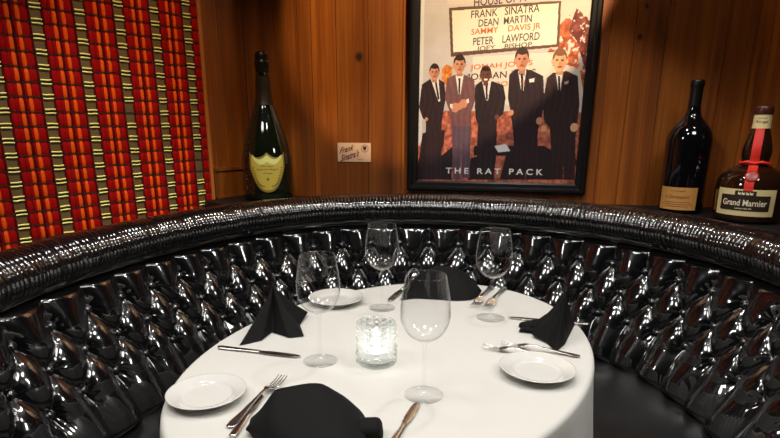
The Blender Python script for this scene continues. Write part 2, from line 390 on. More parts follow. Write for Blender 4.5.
# buttons
bv, bf = lathe([(0, 0.009), (0.005, 0.0083), (0.009, 0.006), (0.0112, 0.002), (0.0105, -0.003)], 14)
bme = None; near = []
for k, rz in enumerate(ROWZ):
    for n in range(-30, 20):
        th = math.radians(TH0 + DTH * (n + (0.5 if k % 2 else 0)))
        if abs(math.degrees(th)) < 137: near.append((abs(math.degrees(th)), th, rz))
near.sort()
rest = []
for i, (_, th, rz) in enumerate(near):
    h = 0.007; R = float(Rback(rz)) - h / nrm
    nv = inward(th); nv.z = lean; nv.normalize(); bx, by = plan(th, R)
    mt = Matrix.Translation((float(bx), float(by), rz + h * lean)) @ nv.to_track_quat('Z', 'Y').to_matrix().to_4x4()
    if i < 99:
        if bme is None:
            o = link('button', bv, bf, M['vinyl'], booth); bme = o.data
        else:
            o = bpy.data.objects.new('button', bme); C.objects.link(o); o.parent = booth
        o.matrix_local = mt
    else: rest.append(([mt @ Vector(tuple(p)) for p in bv], bf))
if rest:
    o = link('button', *merge(*rest), M['vinyl'], booth); o['kind'] = 'stuff'
# gathered roll along the top
nr = 3400; nph = 34
TR = np.radians(np.linspace(A0, A1, nr)); PHI = np.linspace(math.radians(-165), math.radians(75), nph)   # angle around the section, inner side = 180..
PHI = np.linspace(math.radians(-72), math.radians(215), nph)
arc = TR * 0.90
ph = np.cumsum(rng.normal(1.0, 0.30, nr).clip(0.3)) ; ph = ph / ph[-1] * (arc[-1] - arc[0]) / 0.0135
pl1 = np.abs(np.sin(PI * ph))
amp = np.interp(np.arange(nr), np.linspace(0, nr, 330), rng.uniform(0.5, 1.4, 330))
big = np.interp(np.arange(nr), np.linspace(0, nr, 95), rng.normal(0, 1, 95))
tr, ps = np.meshgrid(TR, PHI, indexing='ij')
sk = 0.35 * np.sin(ps * 1.3 + 0.5)
pl = np.abs(np.sin(PI * (ph[:, None] + 0.28 * np.sin(2.2 * ps + big[:, None]))))
wig = 1 - (0.050 * amp[:, None] * (1 - pl ** 0.7)) + 0.012 * big[:, None] * np.sin(ps * 2 + big[:, None])
a_, b_ = 0.068, 0.061
Rr = 0.928 - a_ * np.cos(PI - ps) * 0 + 0
Rr = 0.928 + a_ * wig * np.cos(ps + PI) ; Zr = 0.939 + b_ * wig * np.sin(ps)
V = np.stack([*plan(tr, Rr), Zr], -1).reshape(-1, 3)
link('head_roll', V, gridfaces(nr, nph), M['vinyl'], booth)
# welt under the roll and at the seat
v, f = tube([Vector(cyl(t, 0.905, 0.882)) - Vector((BC.x, BC.y, 0)) for t in np.radians(np.linspace(A0, A1, 400))], 0.0055, 10)
link('piping', v, f, M['vinyl'], booth)
# seat
sp = [(0.80, 0.485), (0.772, 0.497), (0.74, 0.503), (0.62, 0.508), (0.50, 0.505), (0.44, 0.497), (0.415, 0.478), (0.41, 0.44), (0.413, 0.39), (0.42, 0.365)]
sp = smoothprof(sp, 40); ts = np.radians(np.linspace(A0, A1, 300))
V = []
for t in ts:
    for R, z in sp:
        sag = 0.004 * math.sin(math.degrees(t) * 0.21) + 0.003 * math.sin(R * 23 + t * 7)
        bx, by = plan(t, R); V.append((float(bx), float(by), z + sag * (1 if z > 0.49 else 0)))
link('seat', V, gridfaces(300, len(sp)), M['seat_vinyl'], booth)
prof = [(0.44, 0.0), (0.44, 0.37), (0.80, 0.37), (0.985, 0.924), (0.985, 0.0)]
V = [(*map(float, plan(t, R)), z) for t in np.radians(np.linspace(A0, A1, 140)) for R, z in prof]
fc = gridfaces(140, 5, closev=True).tolist() + [[0, 1, 2, 3, 4], [139 * 5 + i for i in (4, 3, 2, 1, 0)]]
link('base', V, fc, M['frame'], booth, smooth=False)

# ------------------------------------------------------------------ woven screen on the left wall
screen = empty('woven_screen', 'red and orange woven wall screen with gold dashes above the left side of the booth', 'wall hanging', PL(0.9, 0.862, 0.006), math.atan2(UL.y, UL.x))
inv = (Matrix.Translation(Vector(screen.location)) @ Matrix.Rotation(screen.rotation_euler.z, 4, 'Z')).inverted()
S0, S1, Z0, Z1 = 0.236, 2.1, 0.862, 2.45
per = 0.1403; g0 = 0.85; row = 0.0465
# strips within one period measured from the middle of the gold strip
strips = [(-0.0165, 0.0165, 'reed'), (0.0165, 0.0235, 'dred'), (0.0235, 0.0470, 'red'), (0.0470, 0.0600, 'orange'), (0.0600, 0.0680, 'red'), (0.0680, 0.0760, 'dred'),
          (0.0760, 0.0890, 'orange'), (0.0890, 0.1000, 'red'), (0.1000, 0.1170, 'red'), (0.1170, 0.1238, 'dred')]
names = ['reed', 'red', 'orange', 'dred']; mats = [M[n] for n in names]
V = []; Fc = []; mi = []
nrow = int((Z1 - Z0) / row); zr0 = 1.172 - row * int((1.172 - Z0) / row)
nvs = 7; zloc = np.linspace(0, 1, nvs)
for kper in range(-6, 12):
    for (a, b, nm) in strips:
        sa, sb = g0 + kper * per + a, g0 + kper * per + b
        if sb < S0 + 0.002 or sa > S1: continue
        sa = max(sa, S0)
        nx = 5
        for r_ in range(-1, nrow + 1):
            zb = zr0 + r_ * row
            base = len(V); jit = random.uniform(-0.0006, 0.0006)
            for i in range(nx):
                q = i / (nx - 1)
                for t in zloc:
                    z = min(max(zb + row * t, Z0), Z1)
                    bul = (math.sin(PI * t)) ** 0.5
                    d = 0.006 + (0.0055 if nm != 'reed' else 0.002) * bul * (0.4 + 0.6 * math.sin(PI * q) ** 0.6) 
                    pinch = (0.5 - q) * (1 - bul) * (sb - sa) * (0.28 if nm != 'reed' else 0)
                    V.append(inv @ PL(sa + (sb - sa) * q + pinch + jit, z, d))
            f = gridfaces(nx, nvs) + base
            Fc += f.tolist(); mi += [names.index(nm)] * len(f)
link('weave', V, Fc, mats, screen, mi=mi)
pv = []; gv = []
for r_ in range(0, nrow + 1):
    zb = zr0 + r_ * row
    if zb < Z0: continue
    pts = [inv @ PL(s, zb + 0.0015 * math.sin(s * 31 + r_ * 2.3), 0.0085) for s in np.arange(S0, S1, 0.02)]
    pv.append(tube(pts, 0.0011, 5)); pv.append(tube([p + Vector((0, 0, 0.004)) for p in pts], 0.0008, 5))
    for kper in range(-6, 12):
        c_ = g0 + kper * per
        if c_ < S0 or c_ > S1: continue
        if random.random() < 0.06: continue
        for dz in (-0.0055, 0.0070):
            pts = [inv @ PL(c_ + q * 0.0165 + random.uniform(-.001, .001), zb + 0.004 + dz + 0.0005 * math.sin(q * 3 + r_), 0.0108 + 0.0015 * (1 - q * q)) for q in np.linspace(-1, 1, 6)]
            gv.append(tube(pts, 0.0028, 6))
link('warp_threads', *merge(*pv), M['warp'], screen); link('gold_dashes', *merge(*gv), M['gold'], screen)['label'] = 'gold metallic dashes'
v, f = wallboard(PL, 0.222, 0.238, 0.862, Z1, 0.0, 0.012); link('edge_binding', [inv @ p for p in v], f, wood('edge_bamboo', srgb(120, 60, 20), srgb(160, 90, 34), srgb(180, 110, 50), tint=False), screen, smooth=False)

# ------------------------------------------------------------------ framed picture
pic = empty('framed_picture', 'large black framed photograph of five men in suits hanging on the back wall', 'picture', PB(1.11, 0.992, 0.0))
pinv = Matrix.Translation(-Vector(pic.location))
fs0, fs1, fz0, fz1 = 0.742, 1.481, 0.994, 2.02; is0, is1, iz0, iz1 = 0.786, 1.439, 1.036, 1.978
def frame_mesh(P, o, i, d=0.032):
    V = []; prof = [(0.0, 0.001), (0.0, d * .8), (0.18, d), (0.42, d), (0.55, d * .72), (0.85, d * .66), (1.0, d * .5), (1.0, 0.001)]
    cs = [((o[0], o[2]), (i[0], i[2])), ((o[1], o[2]), (i[1], i[2])), ((o[1], o[3]), (i[1], i[3])), ((o[0], o[3]), (i[0], i[3]))]
    for a, b in cs:
        for q, dd in prof: V.append(P(a[0] + (b[0] - a[0]) * q, a[1] + (b[1] - a[1]) * q, dd))
    return V, gridfaces(4, len(prof), closeu=True)
v, f = frame_mesh(PB, (fs0, fs1, fz0, fz1), (is0, is1, iz0, iz1)); link('frame', [pinv @ p for p in v], f, M['frame'], pic, smooth=False)
# print: a flat sheet whose colours are worked out here, cell by cell
res = 0.0018; ns = int((is1 - is0) / res); nz_ = int((iz1 - iz0) / res)
sg, zg = np.meshgrid(is0 + (np.arange(ns) + .5) * (is1 - is0) / ns, iz0 + (np.arange(nz_) + .5) * (iz1 - iz0) / nz_, indexing='ij')
img = np.zeros((ns, nz_, 3)); img[:] = (198, 192, 186)
def val_noise(scale, seed, octv=3):
    out = np.zeros(sg.shape); r2 = np.random.default_rng(seed); amp_ = 1; tot = 0
    for o in range(octv):
        g = r2.random((80, 120)); x = (sg - is0) * scale; y = (zg - iz0) * scale
        xi = np.floor(x).astype(int) % 79; yi = np.floor(y).astype(int) % 119; fx = x - np.floor(x); fy = y - np.floor(y)
        out += amp_ * (g[xi, yi]*(1-fx)*(1-fy) + g[xi+1, yi]*fx*(1-fy) + g[xi, yi+1]*(1-fx)*fy + g[xi+1, yi+1]*fx*fy); tot += amp_; amp_ *= .6; scale *= 1.9
    return out / tot
def inside(poly):
    x, y = sg, zg; c = np.zeros(x.shape, bool); j = len(poly) - 1
    for i in range(len(poly)):
        xi, yi = poly[i]; xj, yj = poly[j]
        if yi != yj:
            c ^= ((yi > y) != (yj > y)) & (x < (xj - xi) * (y - yi) / (yj - yi) + xi)
        j = i
    return c
def cp(X, Y): return wallhit(410 + X / 3.128, 50 + Y / 3.128)
def poly(pts, col, crop=True):
    pp = [cp(*p) if crop else p for p in pts]; m_ = inside(pp); img[m_] = col; return m_
def ell(X, Y, rx, ry, col):
    s, z = cp(X, Y); s2, _ = cp(X + rx, Y); _, z2 = cp(X, Y + ry)
    m_ = ((sg - s) / (s2 - s)) ** 2 + ((zg - z) / (z2 - z)) ** 2 < 1; img[m_] = col; return m_
n1 = val_noise(40, 1); n2 = val_noise(95, 2); n3 = val_noise(60, 3)
# wall of the building, brighter to the right; strip at the left
img[:] = np.array([186, 178, 174]) + (n1[..., None] - .5) * 10
img[sg > 1.30] = (206, 190, 178)
img[sg < 0.80] = (206, 202, 200)
# ground of fallen leaves
grd = inside([cp(30, 300), cp(60, 230), cp(110, 190), (is1, cp(520, 195)[1]), (is1, iz0), (is0, iz0), (is0, cp(25, 300)[1])])
gc = np.array([168, 92, 70]) + (n2[..., None] - .5) * np.array([190, 120, 100]); img[grd] = gc[grd]
# autumn tree right, bush behind the second man
tm = inside([cp(420, -10), cp(450, -60), cp(500, -110), (is1, 1.60), (is1, 1.40), cp(530, 60), cp(470, 40), cp(420, 60)]) & (n3 > .42)
tc_ = np.array([170, 82, 40]) + (n2[..., None] - .5) * np.array([150, 110, 70]); img[tm] = tc_[tm]
tm = inside([cp(495, -60), cp(520, -130), (is1, 1.66), (is1, 1.48), cp(520, -30)]) & (n2 > .40); tc2 = np.array([110, 40, 34]) + (n3[..., None] - .5) * 120; img[tm] = tc2[tm]
tm = inside([cp(100, 60), cp(115, 45), cp(135, 55), cp(125, 110), cp(100, 110)]); tc3 = np.array([200, 120, 50]) + (n2[..., None] - .5) * 140; img[tm] = tc3[tm]
# marquee
poly([(0.893, 1.98), (1.345, 1.98), (1.345, 1.752), (0.893, 1.735)], (196, 186, 172), False)
sb = [wallhit(449, 8), wallhit(561, 1), wallhit(559, 47), wallhit(451, 57)]
poly(sb, (92, 62, 48), False)
poly([wallhit(452, 11), wallhit(558.5, 3.5), wallhit(556.5, 44.5), wallhit(453.5, 52.5)], (214, 206, 186), False)
poly([wallhit(473, 57), wallhit(560, 52), wallhit(530, 105), wallhit(473, 105)], (212, 200, 186), False)
# men
SH = (222, 214, 210); SK = (196, 134, 104)
def man(suit, head, skin, hair, shirt, tie, body, legs=None, hands=(), trousers=None):
    m_ = poly(body, suit)
    fold = np.sin(sg * 260 + np.sin(zg * 40) * 2) * 5 + (n2 - .5) * 16; img[m_] += fold[m_][:, None]
    if legs:
        for lg in legs:
            m2 = poly(lg, trousers or suit); img[m2] += ((np.sin(sg * 300) * 5 + (n2 - .5) * 14)[m2])[:, None]
    poly(shirt, SH); poly(tie, (30, 22, 26))
    X, Y, rx, ry = head
    poly([(X - rx * .45, Y + ry * .5), (X + rx * .45, Y + ry * .5), (X + rx * .5, Y + ry * 1.3), (X - rx * .5, Y + ry * 1.3)], tuple(int(c * .85) for c in skin))
    ell(X, Y - ry * .15, rx * 1.06, ry * 1.0, hair)
    ell(X - rx * 1.02, Y + ry * .08, rx * .2, ry * .2, skin); ell(X + rx * 1.02, Y + ry * .08, rx * .2, ry * .2, skin)
    ell(X, Y + ry * .12, rx * .92, ry * .88, skin)
    ell(X + rx * .45, Y + ry * .2, rx * .42, ry * .6, tuple(int(c * .88) for c in skin))
    ell(X + rx * .1, Y - ry * .72, rx * .78, ry * .30, hair)
    for sx in (-1, 1): ell(X + sx * rx * .38, Y - ry * .05, rx * .2, ry * .09, (50, 30, 26))
    ell(X, Y + ry * .25, rx * .13, ry * .2, tuple(int(c * .8) for c in skin))
    ell(X, Y + ry * .56, rx * .36, ry * .11, (150, 70, 62) if skin[0] > 150 else (236, 226, 220))
    for hx, hy, hr in hands: ell(hx, hy, hr, hr * 1.15, skin)
BL = (38, 24, 30)
# shadows on the ground
for sh in [[(40, 260), (110, 250), (105, 300), (60, 405), (20, 405)], [(100, 330), (135, 300), (130, 405), (70, 405)], [(200, 300), (420, 300), (470, 330), (520, 340), (520, 360), (420, 345), (330, 405), (280, 405), (300, 330), (200, 330)], [(190, 340), (215, 330), (215, 405), (180, 405)], [(400, 330), (440, 320), (450, 405), (385, 405)]]:
    m_ = poly(sh, (36, 22, 26))
man((46, 28, 34), (77, 70, 15, 24), SK, (44, 26, 22), [(66, 92), (90, 92), (95, 160), (90, 162)], [(78, 100), (84, 100), (93, 152), (88, 158)],
    [(62, 92), (38, 108), (29, 180), (40, 212), (50, 222), (50, 300), (100, 300), (99, 230), (112, 150), (108, 102), (92, 92)], [[(50, 290), (76, 290), (74, 405), (48, 405)], [(74, 290), (101, 290), (98, 405), (74, 405)]], [(52, 216, 5)])
man((112, 74, 76), (155, 46, 18, 28), SK, (40, 24, 20), [(143, 80), (168, 80), (158, 140), (152, 140)], [(152, 88), (159, 88), (157, 140), (152, 140)],
    [(140, 78), (116, 90), (109, 150), (126, 196), (128, 242), (192, 242), (192, 192), (207, 150), (201, 92), (172, 78)], [[(130, 238), (162, 238), (158, 405), (136, 405)], [(160, 238), (192, 238), (186, 400), (162, 400)]], [(142, 180, 13), (168, 168, 12), (156, 176, 10)], (92, 70, 84))
poly([(126, 168), (134, 168), (134, 182), (126, 182)], SH); poly([(176, 156), (184, 152), (186, 164), (178, 168)], SH)
man(BL, (237, 78, 16, 26), (104, 58, 46), (24, 14, 14), [(226, 98), (254, 98), (244, 158), (238, 158)], [(236, 106), (243, 106), (243, 156), (238, 156)],
    [(222, 98), (204, 112), (203, 180), (206, 216), (216, 240), (270, 240), (274, 214), (292, 200), (299, 150), (292, 110), (258, 98)], [[(212, 236), (243, 236), (240, 405), (208, 405)], [(241, 236), (272, 236), (270, 330), (262, 405), (238, 405)]], [(272, 210, 7)])
man((40, 22, 30), (350, 30, 21, 34), SK, (52, 32, 26), [(338, 66), (364, 62), (354, 130), (348, 130)], [(346, 74), (354, 74), (354, 130), (348, 130)],
    [(330, 60), (310, 78), (306, 150), (314, 192), (322, 250), (400, 250), (414, 200), (419, 150), (417, 82), (378, 62)], [[(322, 245), (362, 245), (360, 405), (330, 405)], [(360, 245), (400, 245), (396, 405), (362, 405)]], [(316, 196, 8), (404, 222, 10)])
poly([(372, 92), (390, 88), (388, 100), (374, 102)], SH)
man((44, 26, 26), (468, 34, 22, 34), (214, 160, 118), (120, 76, 50), [(456, 74), (478, 70), (470, 130), (464, 130)], [(462, 82), (469, 82), (470, 132), (464, 132)],
    [(446, 72), (428, 88), (414, 170), (420, 226), (436, 240), (438, 260), (518, 260), (522, 232), (530, 170), (524, 82), (490, 66)], [[(438, 255), (480, 255), (478, 405), (446, 405)], [(478, 255), (518, 255), (514, 405), (480, 405)]], [(418, 246, 9), (513, 242, 12)])
poly([(482, 100), (496, 96), (494, 106), (484, 108)], (170, 160, 160))
poly([(264, 300), (300, 294), (314, 316), (276, 320)], (226, 220, 222))
img = np.clip(img, 0, 255) / 255; lin = np.where(img <= 0.04045, img / 12.92, ((img + 0.055) / 1.055) ** 2.4)
sv, zv = np.meshgrid(np.linspace(is0, is1, ns + 1), np.linspace(iz0, iz1, nz_ + 1), indexing='ij')
V = np.zeros((ns + 1, nz_ + 1, 3)); dd = 0.006
V[..., 0] = K.x + UB.x * sv + NB.x * dd - pic.location.x; V[..., 1] = K.y + UB.y * sv + NB.y * dd - pic.location.y; V[..., 2] = zv - pic.location.z
pm = mat('photo_print', (0.5, 0.5, 0.5), 0.45); a_n = nd(pm, 'ShaderNodeAttribute', attribute_name='ink'); pm.node_tree.links.new(a_n.outputs['Color'], pm.node_tree.nodes['Principled BSDF'].inputs['Base Color'])
po = link('print', V.reshape(-1, 3), gridfaces(ns + 1, nz_ + 1), pm, pic, smooth=False)
at = po.data.color_attributes.new('ink', 'FLOAT_COLOR', 'CORNER')
cc = np.concatenate([lin.reshape(-1, 3), np.ones((ns * nz_, 1))], 1); at.data.foreach_set('color', np.repeat(cc, 4, axis=0).astype(np.float32).ravel())
def walltext(s, px, py, wpx, hpx, material, parent, inv_, d, slope=0.0, shear=0, bold=0.0, spacing=1.0, P=PB, name='lettering'):
    # text centred where the photograph has it, fitted to a width and height in photo pixels
    s0, z0 = wallhit(px, py); sc = (wallhit(px + 1, py)[0] - s0)
    v, f = textmesh(s, 1.0, shear, spacing, bold=bold); a = np.array(v)
    x0, x1, y0, y1 = a[:, 0].min(), a[:, 0].max(), a[:, 1].min(), a[:, 1].max()
    X = (a[:, 0] - (x0 + x1) / 2) / (x1 - x0) * wpx * sc; Y = (a[:, 1] - (y0 + y1) / 2) / (y1 - y0) * hpx * sc
    vs = [inv_ @ P(s0 + x, z0 + y + slope * x, d) for x, y in zip(X, Y)]
    return link(name, vs, f, material, parent, smooth=False)
ink = mat('sign_ink', srgb(70, 56, 50), 0.6); rink = mat('sign_red_ink', srgb(196, 96, 40), 0.6); wink = mat('white_ink', srgb(232, 228, 224), 0.6); dink = mat('dark_ink', srgb(48, 32, 36), 0.6)
rows = [("FRANK   SINATRA", 505, 11.5, 68, 7.5, ink), ("DEAN  MARTIN", 505, 21, 53, 7, ink), ("SAMMY    DAVIS JR", 505.5, 30, 69, 7.5, rink), ("PETER    LAWFORD", 506, 39, 66, 7.5, ink), ("JOEY    BISHOP", 504, 47.5, 55, 6, ink),
        ("HOUSE OF A", 500, 0, 52, 8, dink), ("JONAH JONES", 501, 66, 62, 6.5, rink), ("MORGAN BROS", 499, 75, 72, 6.5, dink), ("BROOKS", 508, 83.5, 34, 5, rink)]
def visible_men(sp, zp):   # keep the small lettering off the figures in front of it
    i = min(max(int((sp - is0) / (is1 - is0) * ns), 0), ns - 1); j = min(max(int((zp - iz0) / (iz1 - iz0) * nz_), 0), nz_ - 1)
    return img[i, j].min() > 0.62
for s_, px, py, wp, hp, mt_ in rows:
    o = walltext(s_, px, py, wp, hp, mt_, pic, pinv, 0.0064, slope=0.055, bold=0.012)
    if py > 60 or s_.startswith('JOEY'):
        me = o.data; bm = bmesh.new(); bm.from_mesh(me); kill = []
        for fa in bm.faces:
            c_ = fa.calc_center_median() + Vector(pic.location); q = Vector((c_.x, c_.y)) - K
            if not visible_men(q.dot(UB), c_.z): kill.append(fa)
        bmesh.ops.delete(bm, geom=kill, context='FACES'); bm.to_mesh(me); bm.free()
walltext("T H E   R A T   P A C K", 493.5, 171.2, 97, 6.0, wink, pic, pinv, 0.0066, bold=0.02)
v, f = wallboard(PB, is0, is1, iz0, iz1, 0.0115, 0.0135); link('glass_pane', [pinv @ p for p in v], f, M['pane'], pic, smooth=False)

# ------------------------------------------------------------------ small card on the wall
card = empty('name_card', 'small cream card with red script pinned to the wood wall left of the framed picture', 'sign', PB(0.498, 1.11, 0.001))
cinv = Matrix.Translation(-Vector(card.location))
cm = mat('cream_card', srgb(206, 168, 134), 0.6)
v, f = wallboard(PB, 0.422, 0.574, 1.111, 1.193, 0.0005, 0.0035); link('plate', [cinv @ p for p in v], f, cm, card, smooth=False)
cri = mat('red_script', srgb(96, 22, 22), 0.6)
walltext("Frank", 347, 149, 15, 5.5, cri, card, cinv, 0.0042, slope=0.28, shear=0.5, bold=0.02)
walltext("Sinatra's", 350, 155.5, 19, 6.5, cri, card, cinv, 0.0042, slope=0.30, shear=0.5, bold=0.02)
walltext("Room", 360.5, 159.3, 5, 1.6, cri, card, cinv, 0.0042)
# round crest on the card
cs, cz = wallhit(365, 148.5); pts = []
ring = [PB(cs + 0.0165 * math.cos(q), cz + 0.0165 * math.sin(q), 0.0042) for q in np.linspace(0, 2 * PI, 32, endpoint=False)] + [PB(cs + 0.0145 * math.cos(q), cz + 0.0145 * math.sin(q), 0.0042) for q in np.linspace(0, 2 * PI, 32, endpoint=False)]
fr = [(i, (i + 1) % 32, 32 + (i + 1) % 32, 32 + i) for i in range(32)]
shd = [(-.007, .010), (-.002, .008), (.003, .011), (.008, .007), (.007, -.002), (.003, -.007), (.001, -.012), (-.003, -.007), (-.008, -.001), (-.009, .005)]
sv2 = [PB(cs + a, cz + b, 0.0042) for a, b in shd]
link('crest', [cinv @ Vector(p) for p in merge((ring, fr), (sv2, [tuple(range(10))]))[0]], merge((ring, fr), (sv2, [tuple(range(10))]))[1], dink, card, smooth=False)

# ------------------------------------------------------------------ bottles
def wrap(v, f, R, zc, a0=0.0, lift=0.0006):
    """bend a flat drawing (x across, y up) round a bottle of radius R (number or function of z); a0 = facing direction"""
    out = []
    for x, y, *_ in v:
        z = zc + y; r = (R(z) if callable(R) else R) + lift; t = a0 + x / r
        out.append((r * math.sin(t), -r * math.cos(t), z))
    return out, f
def fit(v, w_, h_, cx=0, cy=0):
    a = np.array(v); x0, x1, y0, y1 = a[:, 0].min(), a[:, 0].max(), a[:, 1].min(), a[:, 1].max()
    return [((p[0] - (x0 + x1) / 2) / (x1 - x0) * w_ + cx, (p[1] - (y0 + y1) / 2) / (y1 - y0) * h_ + cy, 0) for p in v]
def rad_at(prof):
    zs = np.array([p[1] for p in prof]); rs = np.array([p[0] for p in prof]); o = np.argsort(zs)
    return lambda z: float(np.interp(z, zs[o], rs[o]))
def patch(fn, nx=24, ny=16):   # fn(u,v)->(x,y) with u,v in 0..1
    v = [(*fn(i / (nx - 1), j / (ny - 1)), 0) for i in range(nx) for j in range(ny)]
    return v, gridfaces(nx, ny)
bgl = mat('dark_bottle_glass', (0.004, 0.006, 0.003), 0.06, Coat_Weight=0.6, Coat_Roughness=0.03)
foil = add_bump(mat('black_foil', (0.012, 0.010, 0.008), 0.35, 0.5), 300, 0.5, 0.001)
# champagne
H = 0.605; k = H / 400.0; W = k * 1.2
dp = tab(268.5, 199.5, LZ); dploc = Vector((-0.488, 2.42, LZ))
ch = empty('champagne_bottle', 'large dark champagne bottle with yellow shield label standing in the corner of the ledge', 'bottle', dploc, math.atan2(dploc.x, dploc.y) * -1 )
pr = [(0, 2), (40, 0), (54, 3), (58, 12), (59, 60), (58, 110), (54, 145), (46, 180), (37, 212), (28, 240), (21, 265), (17.5, 290), (16, 320), (14.5, 350), (14, 360)]
pr = [(r * W, z * k) for r, z in smoothprof(pr, 110)]
v, f = lathe(pr, 72); link('body', v, f, bgl, ch); Rdp = rad_at(pr[8:])
fp = smoothprof([(14.5, 345), (15.2, 349), (15.4, 360), (16.5, 364), (16.5, 374), (15, 378), (14.8, 392), (12, 399), (0, 400)], 50)
v, f = lathe([(r * W, z * k) for r, z in fp], 40); link('foil_cap', v, f, foil, ch)
def nl(u, v_): return ((u - .5) * 2 * PI * 16.8 * W * 0.99, (262 + v_ * 75) * k)
v, f = patch(nl, 60, 20); v, f = wrap(v, f, Rdp, 0, 0, 0.0008); link('neck_foil', v, f, mat('neck_foil_grey', srgb(50, 40, 28), 0.35, 0.5), ch)
gold_l = mat('shield_label', srgb(176, 158, 62), 0.5); gold_d = mat('shield_border', srgb(120, 100, 36), 0.5); pale = mat('shield_pale_top', srgb(196, 200, 120), 0.5)
def shield(w_, ztop, zbot, sc=1.0):
    def fn(u, v_):
        x = (u * 2 - 1); ax = abs(x)
        # top has two scallops, bottom a point
        top = ztop - 0.13 * (ztop - zbot) * math.sin(PI * min(ax, 1.0)) ** 0.8 if True else ztop
        # half width as function of height handled by mapping bottom edge
        bot = zbot + (ztop - zbot) * 0.62 * (ax ** 2.4)
        return (x * w_, bot + (top - bot) * v_)
    return fn
for (w_, zt, zb_, mt_, lf) in ((43, 137, 28, gold_d, .0006), (38.5, 131, 34, gold_l, .0009)):
    v, f = patch(shield(w_ * W, zt * k, zb_ * k), 50, 26); v, f = wrap(v, f, Rdp, 0, 0, lf); lb = link('label', v, f, mt_, ch)
def topband(u, v_):
    x = u * 2 - 1; t_ = (131 - 97 * 0.13 * math.sin(PI * abs(x)) ** 0.8) * k; return (x * 34 * W, t_ - (1 - v_) * (18 - 9 * abs(x)) * k - 0.001)
v, f = patch(topband, 50, 6); v, f = wrap(v, f, Rdp, 0, 0, .0011); link('label_band', v, f, pale, lb)
parts_ = []
for s_, w_, h_, cy in (("Champagne", 30, 4.5, 99), ("Cuv\u00e9e Dom P\u00e9rignon", 50, 6, 90), ("Vintage", 22, 4.5, 80)):
    v, f = textmesh(s_, 1, 0.2, bold=0.015); parts_.append((fit(v, w_ * W, h_ * k * 1.15, 0, cy * k), f))
star = [(0, 0, 0)] + [((5.5 if i % 2 == 0 else 2.4) * k * math.sin(i * PI / 5), 64 * k + (5.5 if i % 2 == 0 else 2.4) * k * math.cos(i * PI / 5), 0) for i in range(10)]
star[0] = (0, 64 * k, 0); parts_.append((star, [(0, 1 + i, 1 + (i + 1) % 10) for i in range(10)]))
for sd in (-1, 1):     # leaf wreath up both sides of the shield
    for i in range(11):
        t_ = i / 10; x = sd * (10 + 24 * t_ ** 0.7) * W; y = (44 + 50 * t_ ** 1.6) * k; r_ = 3.0 * k
        parts_.append(([(x - r_, y, 0), (x, y - r_ * .7, 0), (x + r_, y + r_ * .4, 0), (x, y + r_, 0)], [(0, 1, 2, 3)]))
v, f = merge(*parts_); v, f = wrap(v, f, Rdp, 0, 0, .0013); link('lettering', v, f, mat('label_ink', srgb(84, 66, 24), 0.6), lb, smooth=False)

# wine bottle
k = 0.472 / 370.0
wl = Vector((1.135, 2.075, LZ)); wb = empty('wine_bottle', 'tall black wine bottle with plain tan label on the ledge right of the picture', 'bottle', wl, -math.atan2(wl.x, wl.y) - 0.08)
pr = [(0, 3), (44, 0), (56, 3), (59, 12), (60, 100), (60, 170), (60, 205), (57, 222), (48, 240), (33, 257), (22, 272), (17.5, 288), (16, 310), (15.5, 344), (15.5, 352)]
pr = [(r * k, z * k) for r, z in smoothprof(pr, 110)]; v, f = lathe(pr, 72); link('body', v, f, mat('black_bottle_glass', (0.003, 0.003, 0.004), 0.07, Coat_Weight=0.6, Coat_Roughness=0.03), wb); Rw = rad_at(pr[8:])
fp = smoothprof([(16.6, 282), (16.4, 300), (16.2, 340), (16.8, 350), (18, 353), (18, 363), (16.5, 368), (13, 370), (0, 370)], 40)
v, f = lathe([(r * k, z * k) for r, z in fp], 40); link('capsule', v, f, foil, wb)
def rect(w_, z0, z1): return lambda u, v_: ((u - .5) * w_, z0 + (z1 - z0) * v_)
tan_l = mat('tan_label', srgb(196, 138, 70), 0.6); brn = mat('brown_ink', srgb(92, 48, 20), 0.6)
LA = -0.10
v, f = patch(rect(106 * k, 12 * k, 76 * k), 40, 4); v, f = wrap(v, f, 60.2 * k, 0, LA); lb = link('label', v, f, tan_l, wb)
parts_ = []
for s_, w_, h_, cy, sh in (("a Davenport", 66, 13, 48, .45), ("NAPA VALLEY", 40, 3.5, 34, 0), ("CABERNET SAUVIGNON", 60, 3.5, 27, 0), ("RED WINE", 36, 3, 21, 0)):
    v, f = textmesh(s_, 1, sh); parts_.append((fit(v, w_ * k, h_ * k, 0, cy * k), f))
v, f = merge(parts_[0], *[]) ; v, f = wrap(v, f, 60.2 * k, 0, LA, .0010); link('lettering', v, f, brn, lb, smooth=False)
lines = [patch(rect(w_ * k, z_ * k, (z_ + 1.2) * k), 12, 2) for w_, z_ in ((70, 33), (84, 27), (62, 21), (40, 65))]
v, f = merge(*lines); v, f = wrap(v, f, 60.2 * k, 0, LA, .0010); link('fine_print', v, f, brn, lb, smooth=False)

